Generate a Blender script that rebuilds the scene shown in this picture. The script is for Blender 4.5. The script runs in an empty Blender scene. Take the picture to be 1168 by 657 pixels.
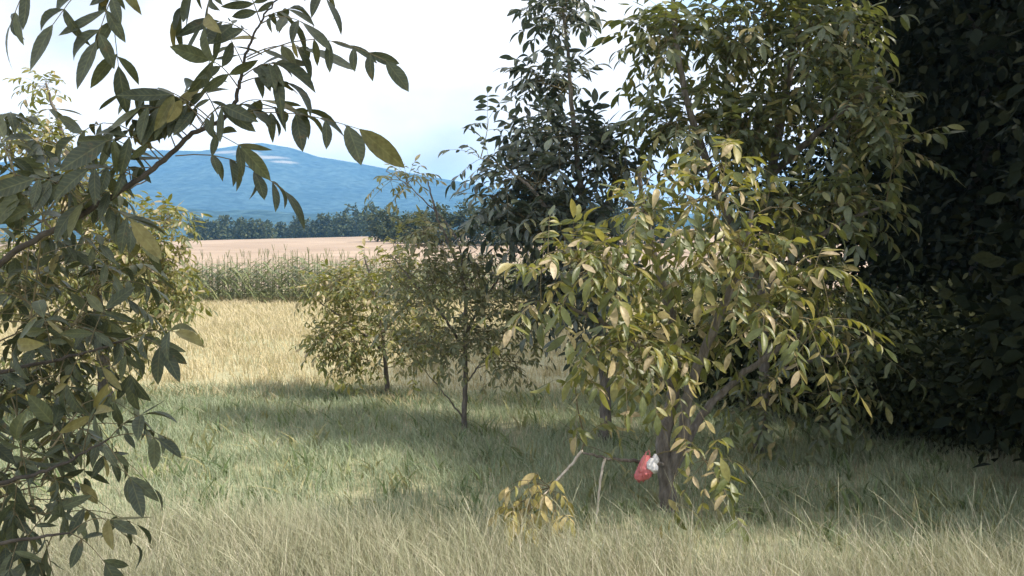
import bpy, math, random
import numpy as np
from mathutils import Vector, Matrix

R = math.radians
random.seed(7)
rng = np.random.default_rng(7)
scene = bpy.context.scene
col = scene.collection

# ------------------------------------------------------------------ camera
W_, H_, F_ = 1168.0, 657.0, 972.0
CAM_H, HORIZON = 1.65, 275.0
PITCH = math.atan((H_ / 2 - HORIZON) / F_)
cd = bpy.data.cameras.new('camera')
cd.sensor_width = 36.0
cd.lens = 36.0 * F_ / W_
cd.clip_start, cd.clip_end = 0.05, 20000
cam = bpy.data.objects.new('camera', cd)
col.objects.link(cam)
cam.location = (0, 0, CAM_H)
cam.rotation_euler = (R(90) - PITCH, 0, 0)
scene.camera = cam

# ------------------------------------------------------------------ sky, sun, exposure
SUN_EL, SUN_AZ = 50.0, -14.0          # azimuth from +X (right) towards +Y (ahead)
sx = math.cos(R(SUN_EL)) * math.cos(R(SUN_AZ))
sy = math.cos(R(SUN_EL)) * math.sin(R(SUN_AZ))
sz = math.sin(R(SUN_EL))
wd = bpy.data.worlds.new('World')
scene.world = wd
wd.use_nodes = True
nt = wd.node_tree
nt.nodes.clear()
out = nt.nodes.new('ShaderNodeOutputWorld')
bg = nt.nodes.new('ShaderNodeBackground')
bg.inputs['Strength'].default_value = 0.12
sky = nt.nodes.new('ShaderNodeTexSky')
sky.sky_type = 'NISHITA'
sky.sun_disc = False
sky.sun_elevation = R(SUN_EL)
sky.sun_rotation = math.atan2(sx, sy)
sky.air_density, sky.dust_density = 1.1, 1.0
tc = nt.nodes.new('ShaderNodeTexCoord')
mp = nt.nodes.new('ShaderNodeMapping')
mp.inputs['Scale'].default_value = (1.0, 1.0, 1.8)
mp.inputs['Location'].default_value = (7.53, 4.29, 5.75)
nz = nt.nodes.new('ShaderNodeTexNoise')
nz.inputs['Scale'].default_value = 2.1
nz.inputs['Detail'].default_value = 7
nz.inputs['Roughness'].default_value = 0.55
cr = nt.nodes.new('ShaderNodeValToRGB')
cr.color_ramp.elements[0].position = 0.33
cr.color_ramp.elements[0].color = (0.12, 0.12, 0.12, 1)
cr.color_ramp.elements[1].position = 0.46
cr.color_ramp.elements[1].color = (1, 1, 1, 1)
mx = nt.nodes.new('ShaderNodeMix')
mx.data_type = 'RGBA'
n2 = nt.nodes.new('ShaderNodeTexNoise')
n2.inputs['Scale'].default_value = 3.4
n2.inputs['Detail'].default_value = 6
c2 = nt.nodes.new('ShaderNodeValToRGB')
c2.color_ramp.elements[0].position = 0.34
c2.color_ramp.elements[0].color = (0.50, 0.49, 0.49, 1)
c2.color_ramp.elements[1].position = 0.62
c2.color_ramp.elements[1].color = (1.0, 0.94, 0.90, 1)
cs = nt.nodes.new('ShaderNodeVectorMath')
cs.operation = 'SCALE'
cs.inputs['Scale'].default_value = 5.2
nt.links.new(mp.outputs['Vector'], n2.inputs['Vector'])
nt.links.new(n2.outputs['Fac'], c2.inputs['Fac'])
nt.links.new(c2.outputs['Color'], cs.inputs[0])
nt.links.new(cs.outputs[0], mx.inputs['B'])
L = nt.links.new
L(tc.outputs['Generated'], sky.inputs['Vector']) if 'Vector' in sky.inputs else None
L(tc.outputs['Generated'], mp.inputs['Vector'])
L(mp.outputs['Vector'], nz.inputs['Vector'])
L(nz.outputs['Fac'], cr.inputs['Fac'])
L(cr.outputs['Color'], mx.inputs['Factor'])
L(sky.outputs['Color'], mx.inputs['A'])
L(mx.outputs['Result'], bg.inputs['Color'])
L(bg.outputs['Background'], out.inputs['Surface'])

sd = bpy.data.lights.new('sun', 'SUN')
sd.energy = 2.3
sd.angle = R(2.0)
sd.color = (1.0, 0.91, 0.76)
so = bpy.data.objects.new('sun', sd)
col.objects.link(so)
so.rotation_euler = Vector((sx, sy, sz)).to_track_quat('Z', 'Y').to_euler()
so.location = (20, -5, 30)

vs = scene.view_settings
vs.view_transform = 'Standard'
vs.look = 'None'
vs.gamma = 1
vs.use_curve_mapping = False
vs.exposure = 1.7
scene.cycles.use_denoising = True
scene.cycles.max_bounces = 8
scene.cycles.transparent_max_bounces = 8
scene.cycles.volume_bounces = 1

# ------------------------------------------------------------------ helpers
UP = np.array([0., 0., 1.])
FW = np.array([0., math.cos(PITCH), -math.sin(PITCH)])
UC = np.array([0., math.sin(PITCH), math.cos(PITCH)])
CAM = np.array([0., 0., CAM_H])


def at(px, py, Y):
    """a world point at distance Y ahead seen in direction (px, py) of the photograph"""
    d = np.array([(px - W_ / 2) / F_, 0, 0]) + FW + UC * ((H_ / 2 - py) / F_)
    return CAM + d * (Y / d[1])


def project(P):
    v = P - CAM
    z = v @ FW
    return W_ / 2 + F_ * v[..., 0] / z, H_ / 2 - F_ * (v @ UC) / z, z


def norm(v):
    return v / (np.linalg.norm(v) + 1e-9)


def link(o, parent=None):
    col.objects.link(o)
    if parent is not None:
        o.parent = parent
        o.location = Vector(o.location) - parent.location
    return o


def tag(o, label=None, cat=None, group=None, kind=None):
    if label: o['label'] = label
    if cat: o['category'] = cat
    if group: o['group'] = group
    if kind: o['kind'] = kind
    return o


def empty(name, loc):
    o = bpy.data.objects.new(name, None)
    o.location = Vector([float(c) for c in loc])
    o.empty_display_size = 0.1
    col.objects.link(o)
    return o


def fast_mesh(name, V, faces, mat, tint=None, smooth=False, luv=None):
    """V (n,3), faces (m,3) or (m,4) index array"""
    V = np.asarray(V, dtype=np.float32)
    faces = np.asarray(faces, dtype=np.int32)
    m = bpy.data.meshes.new(name)
    m.vertices.add(len(V))
    m.vertices.foreach_set('co', V.ravel())
    k = faces.shape[1]
    m.loops.add(faces.size)
    m.loops.foreach_set('vertex_index', faces.ravel())
    m.polygons.add(len(faces))
    m.polygons.foreach_set('loop_start', np.arange(0, faces.size, k, dtype=np.int32))
    m.polygons.foreach_set('loop_total', np.full(len(faces), k, dtype=np.int32))
    if smooth:
        m.polygons.foreach_set('use_smooth', np.ones(len(faces), dtype=bool))
    if tint is not None:
        a = m.attributes.new('tint', 'FLOAT', 'POINT')
        a.data.foreach_set('value', np.asarray(tint, dtype=np.float32))
    if luv is not None:
        a = m.attributes.new('leafuv', 'FLOAT_VECTOR', 'POINT')
        a.data.foreach_set('vector', np.asarray(luv, dtype=np.float32).ravel())
    m.update(calc_edges=True)
    m.validate()
    m.materials.append(mat)
    return m


def mesh_obj(name, V, faces, mat, parent=None, tint=None, smooth=False, luv=None):
    V = np.asarray(V, dtype=float)
    if parent is not None:
        V = V - np.array(parent.location)
    o = bpy.data.objects.new(name, fast_mesh(name, V, faces, mat, tint, smooth, luv))
    col.objects.link(o)
    o.parent = parent
    return o


def tube(pts, rad, sides=7):
    """verts and quad faces of a tapering tube along pts"""
    pts = np.asarray(pts, float)
    n = len(pts)
    rad = np.interp(np.linspace(0, 1, n), np.linspace(0, 1, len(rad)), rad)
    T = np.gradient(pts, axis=0)
    V = []
    a = np.array([0.31, 0.93, 0.17])
    for i in range(n):
        t = norm(T[i])
        u = norm(np.cross(t, a))
        w = np.cross(t, u)
        ang = np.linspace(0, 2 * math.pi, sides, endpoint=False)
        V.append(pts[i] + rad[i] * (np.outer(np.cos(ang), u) + np.outer(np.sin(ang), w)))
    V = np.concatenate(V)
    Fc = []
    for i in range(n - 1):
        for j in range(sides):
            b = (j + 1) % sides
            Fc.append((i * sides + j, i * sides + b, (i + 1) * sides + b, (i + 1) * sides + j))
    return V, np.array(Fc)


def joined(parts):
    VV, FF, n = [], [], 0
    for V, Fc in parts:
        VV.append(V); FF.append(Fc + n); n += len(V)
    return np.concatenate(VV), np.concatenate(FF)


def smooth_line(pts, per=8, wob=0.0):
    """Catmull-Rom through pts"""
    P = [np.asarray(p, float) for p in pts]
    P = [2 * P[0] - P[1]] + P + [2 * P[-1] - P[-2]]
    res = []
    for i in range(1, len(P) - 2):
        for k in range(per):
            t = k / per
            res.append(0.5 * (2 * P[i] + (P[i + 1] - P[i - 1]) * t + (2 * P[i - 1] - 5 * P[i] + 4 * P[i + 1] - P[i + 2]) * t * t
                              + (3 * P[i] - P[i - 1] - 3 * P[i + 1] + P[i + 2]) * t ** 3))
    res.append(P[-2])
    res = np.array(res)
    if wob:
        res[1:-1] += rng.normal(0, wob, (len(res) - 2, 3))
    return res


# ------------------------------------------------------------------ materials
def new_mat(name):
    m = bpy.data.materials.new(name)
    m.use_nodes = True
    t = m.node_tree
    t.nodes.clear()
    o = t.nodes.new('ShaderNodeOutputMaterial')
    return m, t, o


def ramp(t, stops):
    r = t.nodes.new('ShaderNodeValToRGB')
    e = r.color_ramp.elements
    while len(e) < len(stops):
        e.new(0.5)
    for el, (p, c) in zip(e, stops):
        el.position = p
        el.color = (*c, 1)
    return r


def leaf_mat(name, stops, trans=0.3, trans_col=(0.30, 0.34, 0.05), rough=0.42, spec=0.5):
    m, t, o = new_mat(name)
    at_ = t.nodes.new('ShaderNodeAttribute'); at_.attribute_name = 'tint'
    oi = t.nodes.new('ShaderNodeObjectInfo')
    ad = t.nodes.new('ShaderNodeMath'); ad.operation = 'ADD'
    fr = t.nodes.new('ShaderNodeMath'); fr.operation = 'FRACT'
    t.links.new(at_.outputs['Fac'], ad.inputs[0]); t.links.new(oi.outputs['Random'], ad.inputs[1])
    t.links.new(ad.outputs[0], fr.inputs[0])
    r = ramp(t, stops)
    t.links.new(fr.outputs[0], r.inputs['Fac'])
    g = t.nodes.new('ShaderNodeNewGeometry')
    n = t.nodes.new('ShaderNodeTexNoise'); n.inputs['Scale'].default_value = 55; n.inputs['Detail'].default_value = 4
    t.links.new(g.outputs['Position'], n.inputs['Vector'])
    mxn = t.nodes.new('ShaderNodeMix'); mxn.data_type = 'RGBA'; mxn.blend_type = 'MULTIPLY'
    nr = ramp(t, [(0.3, (0.6, 0.58, 0.5)), (0.6, (1.1, 1.1, 1.05))])
    t.links.new(n.outputs['Fac'], nr.inputs['Fac'])
    mxn.inputs['Factor'].default_value = 0.8
    # midrib and side veins from the leaf's own length/width coordinates, plus brown spots
    def math_(op, a, b_=None, clamp=False):
        q = t.nodes.new('ShaderNodeMath'); q.operation = op; q.use_clamp = clamp
        for k, val in enumerate((a, b_)):
            if val is None: continue
            if isinstance(val, (int, float)): q.inputs[k].default_value = val
            else: t.links.new(val, q.inputs[k])
        return q.outputs[0]
    lu = t.nodes.new('ShaderNodeAttribute'); lu.attribute_name = 'leafuv'
    sp = t.nodes.new('ShaderNodeSeparateXYZ'); t.links.new(lu.outputs['Vector'], sp.inputs[0])
    ay = math_('ABSOLUTE', sp.outputs[1])
    mid = math_('SUBTRACT', 1.0, math_('MULTIPLY', ay, 45.0), True)
    sv = math_('POWER', math_('ABSOLUTE', math_('SINE', math_('MULTIPLY', math_('SUBTRACT', sp.outputs[0], math_('MULTIPLY', ay, 0.9)), 30.0))), 9.0)
    vein = math_('MULTIPLY', math_('MAXIMUM', mid, math_('MULTIPLY', sv, 0.45)), sp.outputs[2])
    n3 = t.nodes.new('ShaderNodeTexNoise'); n3.inputs['Scale'].default_value = 26; n3.inputs['Detail'].default_value = 6; n3.inputs['Roughness'].default_value = 0.7
    t.links.new(g.outputs['Position'], n3.inputs['Vector'])
    spot = math_('MULTIPLY', math_('MULTIPLY', math_('SUBTRACT', n3.outputs['Fac'], 0.60), 9.0, True), math_('MULTIPLY', sp.outputs[2], 0.75), True)
    vm = t.nodes.new('ShaderNodeMix'); vm.data_type = 'RGBA'; t.links.new(math_('MULTIPLY', vein, 0.26), vm.inputs['Factor'])
    t.links.new(r.outputs['Color'], vm.inputs['A']); vm.inputs['B'].default_value = (0.30, 0.31, 0.13, 1)
    sm = t.nodes.new('ShaderNodeMix'); sm.data_type = 'RGBA'; t.links.new(spot, sm.inputs['Factor'])
    t.links.new(vm.outputs['Result'], sm.inputs['A']); sm.inputs['B'].default_value = (0.13, 0.085, 0.04, 1)
    t.links.new(sm.outputs['Result'], mxn.inputs['A']); t.links.new(nr.outputs['Color'], mxn.inputs['B'])
    p = t.nodes.new('ShaderNodeBsdfPrincipled')
    p.inputs['Roughness'].default_value = rough
    p.inputs['Specular IOR Level'].default_value = spec
    t.links.new(mxn.outputs['Result'], p.inputs['Base Color'])
    bp = t.nodes.new('ShaderNodeBump'); bp.inputs['Strength'].default_value = 0.35; bp.inputs['Distance'].default_value = 0.004
    t.links.new(n.outputs['Fac'], bp.inputs['Height']); t.links.new(bp.outputs['Normal'], p.inputs['Normal'])
    tr = t.nodes.new('ShaderNodeBsdfTranslucent')
    mt = t.nodes.new('ShaderNodeMix'); mt.data_type = 'RGBA'
    mt.inputs['Factor'].default_value = 0.6
    t.links.new(mxn.outputs['Result'], mt.inputs['A']); mt.inputs['B'].default_value = (*trans_col, 1)
    t.links.new(mt.outputs['Result'], tr.inputs['Color'])
    ms = t.nodes.new('ShaderNodeMixShader'); ms.inputs['Fac'].default_value = trans
    t.links.new(p.outputs[0], ms.inputs[1]); t.links.new(tr.outputs[0], ms.inputs[2])
    t.links.new(ms.outputs[0], o.inputs['Surface'])
    return m


def rough_mat(name, stops, scale=20, bump=0.4, rough=0.9, dist=0.01, detail=8, stretch=(1, 1, 1)):
    m, t, o = new_mat(name)
    g = t.nodes.new('ShaderNodeNewGeometry')
    mp_ = t.nodes.new('ShaderNodeMapping'); mp_.inputs['Scale'].default_value = stretch
    t.links.new(g.outputs['Position'], mp_.inputs['Vector'])
    n = t.nodes.new('ShaderNodeTexNoise'); n.inputs['Scale'].default_value = scale; n.inputs['Detail'].default_value = detail
    n.inputs['Roughness'].default_value = 0.65
    t.links.new(mp_.outputs['Vector'], n.inputs['Vector'])
    r = ramp(t, stops)
    t.links.new(n.outputs['Fac'], r.inputs['Fac'])
    p = t.nodes.new('ShaderNodeBsdfPrincipled'); p.inputs['Roughness'].default_value = rough
    p.inputs['Specular IOR Level'].default_value = 0.2
    t.links.new(r.outputs['Color'], p.inputs['Base Color'])
    b = t.nodes.new('ShaderNodeBump'); b.inputs['Strength'].default_value = bump; b.inputs['Distance'].default_value = dist
    t.links.new(n.outputs['Fac'], b.inputs['Height']); t.links.new(b.outputs['Normal'], p.inputs['Normal'])
    t.links.new(p.outputs[0], o.inputs['Surface'])
    return m


def two_scale_ground(name, big, small, sbig, ssmall, bump=0.5, dist=0.03, stretch=(1, 1, 1)):
    m, t, o = new_mat(name)
    g = t.nodes.new('ShaderNodeNewGeometry')
    n1 = t.nodes.new('ShaderNodeTexNoise'); n1.inputs['Scale'].default_value = sbig; n1.inputs['Detail'].default_value = 5
    n2 = t.nodes.new('ShaderNodeTexNoise'); n2.inputs['Scale'].default_value = ssmall; n2.inputs['Detail'].default_value = 8
    n2.inputs['Roughness'].default_value = 0.7
    mq = t.nodes.new('ShaderNodeMapping'); mq.inputs['Scale'].default_value = stretch; mq.inputs['Rotation'].default_value = (0, 0, 0.05)
    t.links.new(g.outputs['Position'], n1.inputs['Vector'])
    t.links.new(g.outputs['Position'], mq.inputs['Vector']); t.links.new(mq.outputs['Vector'], n2.inputs['Vector'])
    r1, r2 = ramp(t, big), ramp(t, small)
    t.links.new(n1.outputs['Fac'], r1.inputs['Fac']); t.links.new(n2.outputs['Fac'], r2.inputs['Fac'])
    mm = t.nodes.new('ShaderNodeMix'); mm.data_type = 'RGBA'; mm.blend_type = 'MULTIPLY'; mm.inputs['Factor'].default_value = 1
    t.links.new(r1.outputs['Color'], mm.inputs['A']); t.links.new(r2.outputs['Color'], mm.inputs['B'])
    p = t.nodes.new('ShaderNodeBsdfPrincipled'); p.inputs['Roughness'].default_value = 0.95
    p.inputs['Specular IOR Level'].default_value = 0.1
    t.links.new(mm.outputs['Result'], p.inputs['Base Color'])
    b = t.nodes.new('ShaderNodeBump'); b.inputs['Strength'].default_value = bump; b.inputs['Distance'].default_value = dist
    t.links.new(n2.outputs['Fac'], b.inputs['Height']); t.links.new(b.outputs['Normal'], p.inputs['Normal'])
    t.links.new(p.outputs[0], o.inputs['Surface'])
    return m


M = {}
M['walnut'] = leaf_mat('walnut_leaf', [(0.0, (0.05, 0.072, 0.052)), (0.4, (0.075, 0.10, 0.062)), (0.75, (0.11, 0.135, 0.06)),
                                       (0.9, (0.20, 0.19, 0.07)), (0.97, (0.28, 0.23, 0.12))], 0.26)
M['walnut_pale'] = leaf_mat('walnut_leaf_dry', [(0.0, (0.06, 0.085, 0.035)), (0.4, (0.10, 0.13, 0.045)), (0.62, (0.19, 0.20, 0.06)),
                                       (0.80, (0.30, 0.26, 0.10)), (0.93, (0.44, 0.36, 0.25))], 0.34, (0.44, 0.42, 0.05), 0.43, 0.5)
M['walnut_yellow'] = leaf_mat('walnut_leaf_yellow', [(0.0, (0.20, 0.20, 0.07)), (0.5, (0.38, 0.32, 0.11)), (0.9, (0.52, 0.42, 0.24))], 0.3, (0.5, 0.45, 0.08), 0.5, 0.4)
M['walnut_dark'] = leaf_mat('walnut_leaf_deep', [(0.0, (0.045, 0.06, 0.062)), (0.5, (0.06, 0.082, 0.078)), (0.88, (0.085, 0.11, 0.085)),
                                       (0.97, (0.13, 0.13, 0.06))], 0.14, (0.12, 0.2, 0.12))  # bluish tone puts some of the dark crown's blue cast into the leaf colour
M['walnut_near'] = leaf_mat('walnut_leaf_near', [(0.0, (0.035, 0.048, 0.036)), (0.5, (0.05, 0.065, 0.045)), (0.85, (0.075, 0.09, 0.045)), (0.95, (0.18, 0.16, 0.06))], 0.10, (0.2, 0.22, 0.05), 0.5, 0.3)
M['walnut_grey'] = leaf_mat('walnut_leaf_greygreen', [(0.0, (0.085, 0.105, 0.065)), (0.4, (0.13, 0.155, 0.09)), (0.75, (0.20, 0.21, 0.11)), (0.92, (0.32, 0.28, 0.17))], 0.32, (0.36, 0.36, 0.12))  # walnut leaves in a lighter grey-green
M['forest'] = leaf_mat('forest_leaf_darkened', [(0.0, (0.006, 0.010, 0.006)), (0.6, (0.011, 0.016, 0.009)), (0.97, (0.028, 0.032, 0.014))], 0.06, (0.04, 0.06, 0.02), 0.75, 0.08)  # darker than natural leaves, with the wood's shade put into the colour
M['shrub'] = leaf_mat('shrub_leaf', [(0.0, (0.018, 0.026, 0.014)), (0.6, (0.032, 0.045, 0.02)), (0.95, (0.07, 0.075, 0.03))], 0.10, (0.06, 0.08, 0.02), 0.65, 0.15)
M['far_tree'] = leaf_mat('far_tree_leaf', [(0.0, (0.035, 0.055, 0.03)), (0.6, (0.06, 0.08, 0.04)), (0.95, (0.09, 0.10, 0.045))], 0.12, (0.1, 0.13, 0.03), 0.7, 0.2)
M['bark'] = rough_mat('bark', [(0.3, (0.07, 0.062, 0.055)), (0.55, (0.16, 0.145, 0.13)), (0.75, (0.26, 0.25, 0.23))], 40, 0.8, 0.9, 0.01, 8, (1, 1, 0.25))
M['bark_dark'] = rough_mat('bark_dark', [(0.3, (0.03, 0.026, 0.022)), (0.7, (0.09, 0.08, 0.07))], 30, 0.8, 0.9, 0.01, 8, (1, 1, 0.25))
M['twig'] = rough_mat('twig', [(0.3, (0.10, 0.085, 0.05)), (0.7, (0.20, 0.17, 0.10))], 60, 0.3, 0.7, 0.003)
M['dead_wood'] = rough_mat('dead_wood', [(0.3, (0.38, 0.33, 0.27)), (0.7, (0.62, 0.57, 0.50))], 60, 0.4, 0.8, 0.003, 8, (1, 1, 0.3))
M['grass_green'] = leaf_mat('grass_green', [(0.0, (0.25, 0.32, 0.22)), (0.45, (0.35, 0.41, 0.30)), (0.8, (0.45, 0.46, 0.36)), (0.95, (0.54, 0.50, 0.42))], 0.3, (0.30, 0.30, 0.10), 0.6, 0.3)
M['grass_dry'] = leaf_mat('grass_dry', [(0.0, (0.28, 0.31, 0.21)), (0.4, (0.42, 0.42, 0.32)), (0.75, (0.55, 0.51, 0.42)), (0.95, (0.64, 0.59, 0.51))], 0.25, (0.45, 0.40, 0.2), 0.6, 0.3)
M['grass_hay'] = leaf_mat('grass_hay', [(0.0, (0.30, 0.28, 0.15)), (0.4, (0.46, 0.40, 0.26)), (0.8, (0.56, 0.49, 0.34)), (0.95, (0.62, 0.55, 0.42))], 0.25, (0.45, 0.42, 0.18), 0.7, 0.2)
M['weed'] = leaf_mat('weed_leaf', [(0.0, (0.10, 0.15, 0.07)), (0.6, (0.17, 0.22, 0.10)), (0.95, (0.30, 0.28, 0.14))], 0.25, (0.25, 0.32, 0.08), 0.5, 0.4)
M['corn'] = leaf_mat('corn_leaf', [(0.0, (0.12, 0.16, 0.07)), (0.55, (0.18, 0.215, 0.10)), (0.9, (0.28, 0.28, 0.16)), (0.95, (0.42, 0.36, 0.22))], 0.25, (0.25, 0.28, 0.08), 0.5, 0.4)
M['ground'] = two_scale_ground('meadow_soil', [(0.35, (0.33, 0.34, 0.22)), (0.65, (0.46, 0.43, 0.30))], [(0.3, (0.55, 0.55, 0.5)), (0.7, (1.0, 1.0, 0.95))], 0.35, 14)
M['stubble'] = two_scale_ground('stubble', [(0.35, (0.33, 0.26, 0.205)), (0.65, (0.42, 0.335, 0.265))], [(0.35, (0.62, 0.6, 0.58)), (0.65, (1.05, 1.05, 1.05))], 0.06, 1.3, 0.4, 0.08, (0.06, 1, 1))

# ------------------------------------------------------------------ terrain
def ground_z(x, y):
    x = np.asarray(x, float); y = np.asarray(y, float)
    t = np.clip((y - 27) / 120, 0, 1)
    rise = (t * t * (3 - 2 * t)) * (2.95 + 0.024 * np.clip(x, -60, 40))
    t2 = np.clip((y - 150) / 350, 0, 1)
    drop = -14 * (t2 * t2 * (3 - 2 * t2))
    return rise + drop + 0.03 * np.sin(x * 0.9 + 1.3) * np.sin(y * 0.55) * np.clip((y - 2) / 6, 0, 1)


def sheet(name, xs, ys, zf, mat, kind='structure', smooth=True):
    X, Y = np.meshgrid(xs, ys)
    Z = zf(X, Y)
    V = np.stack([X, Y, Z], -1).reshape(-1, 3)
    nx, ny = len(xs), len(ys)
    i, j = np.meshgrid(np.arange(nx - 1), np.arange(ny - 1))
    a = (j * nx + i).ravel()
    Fc = np.stack([a, a + 1, a + nx + 1, a + nx], -1)
    o = mesh_obj(name, V, Fc, mat, smooth=smooth)
    tag(o, kind=kind)
    return o


xs = np.concatenate([np.linspace(-3000, -60, 30), np.linspace(-50, 50, 101), np.linspace(60, 3000, 30)])
ys = np.concatenate([np.linspace(-200, -6, 10), np.linspace(-5, 30, 71), np.linspace(33, 160, 50), np.linspace(180, 520, 18), np.linspace(560, 3200, 30)])
sheet('ground', xs, ys, ground_z, M['ground'])
sheet('stubble_field', np.linspace(-160, 120, 141), np.linspace(27.5, 158, 70), lambda x, y: ground_z(x, y) + 0.03, M['stubble'])

# mountain ridge, profile in degrees of elevation turned into metres at its distance
def noise2(x, y, oct_=5, seed=3):
    r = np.random.default_rng(seed)
    v = np.zeros_like(x); amp = 1.0; fr = 1.0
    for k in range(oct_):
        for q in range(4):
            a = r.uniform(0, 6.28); ph = r.uniform(0, 6.28)
            v += amp * np.sin((x * math.cos(a) + y * math.sin(a)) * fr + ph) / 4
        amp *= 0.5; fr *= 2.1
    return v


prof_px = np.array([-700, -300, 0, 100, 180, 230, 265, 300, 335, 365, 410, 460, 500, 545, 600, 700, 900, 1300, 1900])
prof_py = np.array([250, 215, 186, 177, 172, 173, 168, 164, 170, 180, 187, 196, 203, 211, 221, 236, 252, 262, 268])


def mountain_z(x, y):
    px = W_ / 2 + F_ * x / 1600.0
    top = 1.65 + (HORIZON - np.interp(px, prof_px, prof_py)) / F_ * 1600.0
    t = np.clip((y - 950) / 650, 0, 1)
    front = t ** 0.8 * (1 - 0.15 * np.sin(t * math.pi))
    back = np.clip(1 - (y - 1600) / 700, 0, 1)
    z = top * np.where(y < 1600, front, back)
    return z - 14 + 14 * t + (7.0 * noise2(x / 120, y / 120, 4)) * (0.25 + 0.75 * t) * np.clip(1.1 - t * 0.75, 0.2, 1)


def mountain_mat():
    m, t, o = new_mat('mountain_forest_blued')
    g = t.nodes.new('ShaderNodeNewGeometry')
    n1 = t.nodes.new('ShaderNodeTexNoise'); n1.inputs['Scale'].default_value = 0.012; n1.inputs['Detail'].default_value = 6
    n2 = t.nodes.new('ShaderNodeTexNoise'); n2.inputs['Scale'].default_value = 0.08; n2.inputs['Detail'].default_value = 8
    at_ = t.nodes.new('ShaderNodeAttribute'); at_.attribute_name = 'tint'
    for n in (n1, n2): t.links.new(g.outputs['Position'], n.inputs['Vector'])
    r1 = ramp(t, [(0.35, (0.030, 0.058, 0.070)), (0.65, (0.055, 0.090, 0.095))])  # forest tones shifted to blue, so some distance haze sits in the colour
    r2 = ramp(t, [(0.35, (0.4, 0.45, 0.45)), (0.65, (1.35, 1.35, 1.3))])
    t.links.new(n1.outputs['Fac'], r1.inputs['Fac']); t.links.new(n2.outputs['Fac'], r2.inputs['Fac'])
    mm = t.nodes.new('ShaderNodeMix'); mm.data_type = 'RGBA'; mm.blend_type = 'MULTIPLY'; mm.inputs['Factor'].default_value = 1
    t.links.new(r1.outputs['Color'], mm.inputs['A']); t.links.new(r2.outputs['Color'], mm.inputs['B'])
    cl = t.nodes.new('ShaderNodeMix'); cl.data_type = 'RGBA'
    t.links.new(at_.outputs['Fac'], cl.inputs['Factor'])
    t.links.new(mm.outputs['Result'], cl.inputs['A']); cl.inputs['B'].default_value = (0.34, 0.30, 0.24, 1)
    p = t.nodes.new('ShaderNodeBsdfPrincipled'); p.inputs['Roughness'].default_value = 1.0
    p.inputs['Specular IOR Level'].default_value = 0.0
    t.links.new(cl.outputs['Result'], p.inputs['Base Color'])
    b = t.nodes.new('ShaderNodeBump'); b.inputs['Strength'].default_value = 0.8; b.inputs['Distance'].default_value = 4
    t.links.new(n2.outputs['Fac'], b.inputs['Height']); t.links.new(b.outputs['Normal'], p.inputs['Normal'])
    t.links.new(p.outputs[0], o.inputs['Surface'])
    return m


M['mountain'] = mountain_mat()


def hill(name, xs, ys, zf, mask=None):
    X, Y = np.meshgrid(xs, ys)
    Z = zf(X, Y)
    V = np.stack([X, Y, Z], -1).reshape(-1, 3)
    nx, ny = len(xs), len(ys)
    i, j = np.meshgrid(np.arange(nx - 1), np.arange(ny - 1))
    a = (j * nx + i).ravel()
    Fc = np.stack([a, a + 1, a + nx + 1, a + nx], -1)
    tint = mask(V) if mask else np.zeros(len(V))
    o = mesh_obj(name, V, Fc, M['mountain'], tint=tint, smooth=True)
    tag(o, kind='structure')
    return o


def clearing(V):
    px, py, z = project(V)
    v = np.zeros(len(V))
    # bare hillside clearings near the summit, in metres across the slope
    for (cx, cz, rx, rz) in [(-475, 158, 26, 5), (-440, 150, 34, 4), (-520, 163, 30, 3.5), (-405, 141, 20, 3)]:
        d = ((V[:, 0] - cx) / rx) ** 2 + ((V[:, 2] - cz) / rz) ** 2 + 0.5 * noise2(V[:, 0] / 9, V[:, 2] / 4, 3, 5)
        v = np.maximum(v, np.clip(1.4 - d, 0, 1))
    return v * (V[:, 1] < 1640) * 0.9


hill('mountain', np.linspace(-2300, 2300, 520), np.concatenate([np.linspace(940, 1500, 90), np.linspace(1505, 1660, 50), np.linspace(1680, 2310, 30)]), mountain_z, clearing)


def foothill_z(x, y):
    t = np.clip((y - 520) / 230, 0, 1); b = np.clip(1 - (y - 750) / 180, 0, 1)
    e = np.where(y < 750, t * t * (3 - 2 * t), b)
    top = 1.65 + (HORIZON - (246 + 6 * np.sin(x / 90.0 + 0.6) + 3 * np.sin(x / 37.0))) / F_ * 750
    return -14.5 + (top + 14.5) * e + (1.3 * noise2(x / 9, y / 9, 4, 11)) * e


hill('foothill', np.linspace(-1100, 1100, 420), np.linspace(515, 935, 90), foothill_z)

# ------------------------------------------------------------------ leaves
def leaflet_mesh(width, fold, curl, twist, st=6):
    V = []
    for k in range(st + 1):
        t = k / st
        w = width * 0.5 * (math.sin(math.pi * t ** 0.92) ** 0.8) if 0 < t < 1 else (0.012 if t == 0 else 0.0)
        x = t - curl * 0.35 * t * t
        z = -curl * t * t * 0.75
        for s in (-1, 0, 1):
            V.append((x, s * w, z + abs(s) * w * fold + s * w * twist * t))
    Fc = []
    for k in range(st):
        for c in (0, 1):
            a = k * 3 + c
            Fc.append((a, a + 1, a + 4, a + 3))
    return np.array(V), np.array(Fc)


VARIANTS = [leaflet_mesh(w, f, c, tw) for (w, f, c, tw) in
            [(0.40, 0.25, 0.18, 0.2), (0.36, 0.45, 0.38, -0.25), (0.42, 0.15, 0.10, 0.35), (0.37, 0.35, 0.55, 0.1), (0.33, 0.55, 0.30, -0.4), (0.38, 0.1, 0.34, -0.15), (0.30, 0.7, 0.75, 0.3), (0.36, 0.2, -0.12, -0.3)]]
SIMPLE = [leaflet_mesh(w, f, c, tw, 3) for (w, f, c, tw) in
          [(0.5, 0.25, 0.18, 0.2), (0.46, 0.45, 0.35, -0.25), (0.54, 0.15, 0.10, 0.35)]]
VAR_MESH = {}


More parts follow.
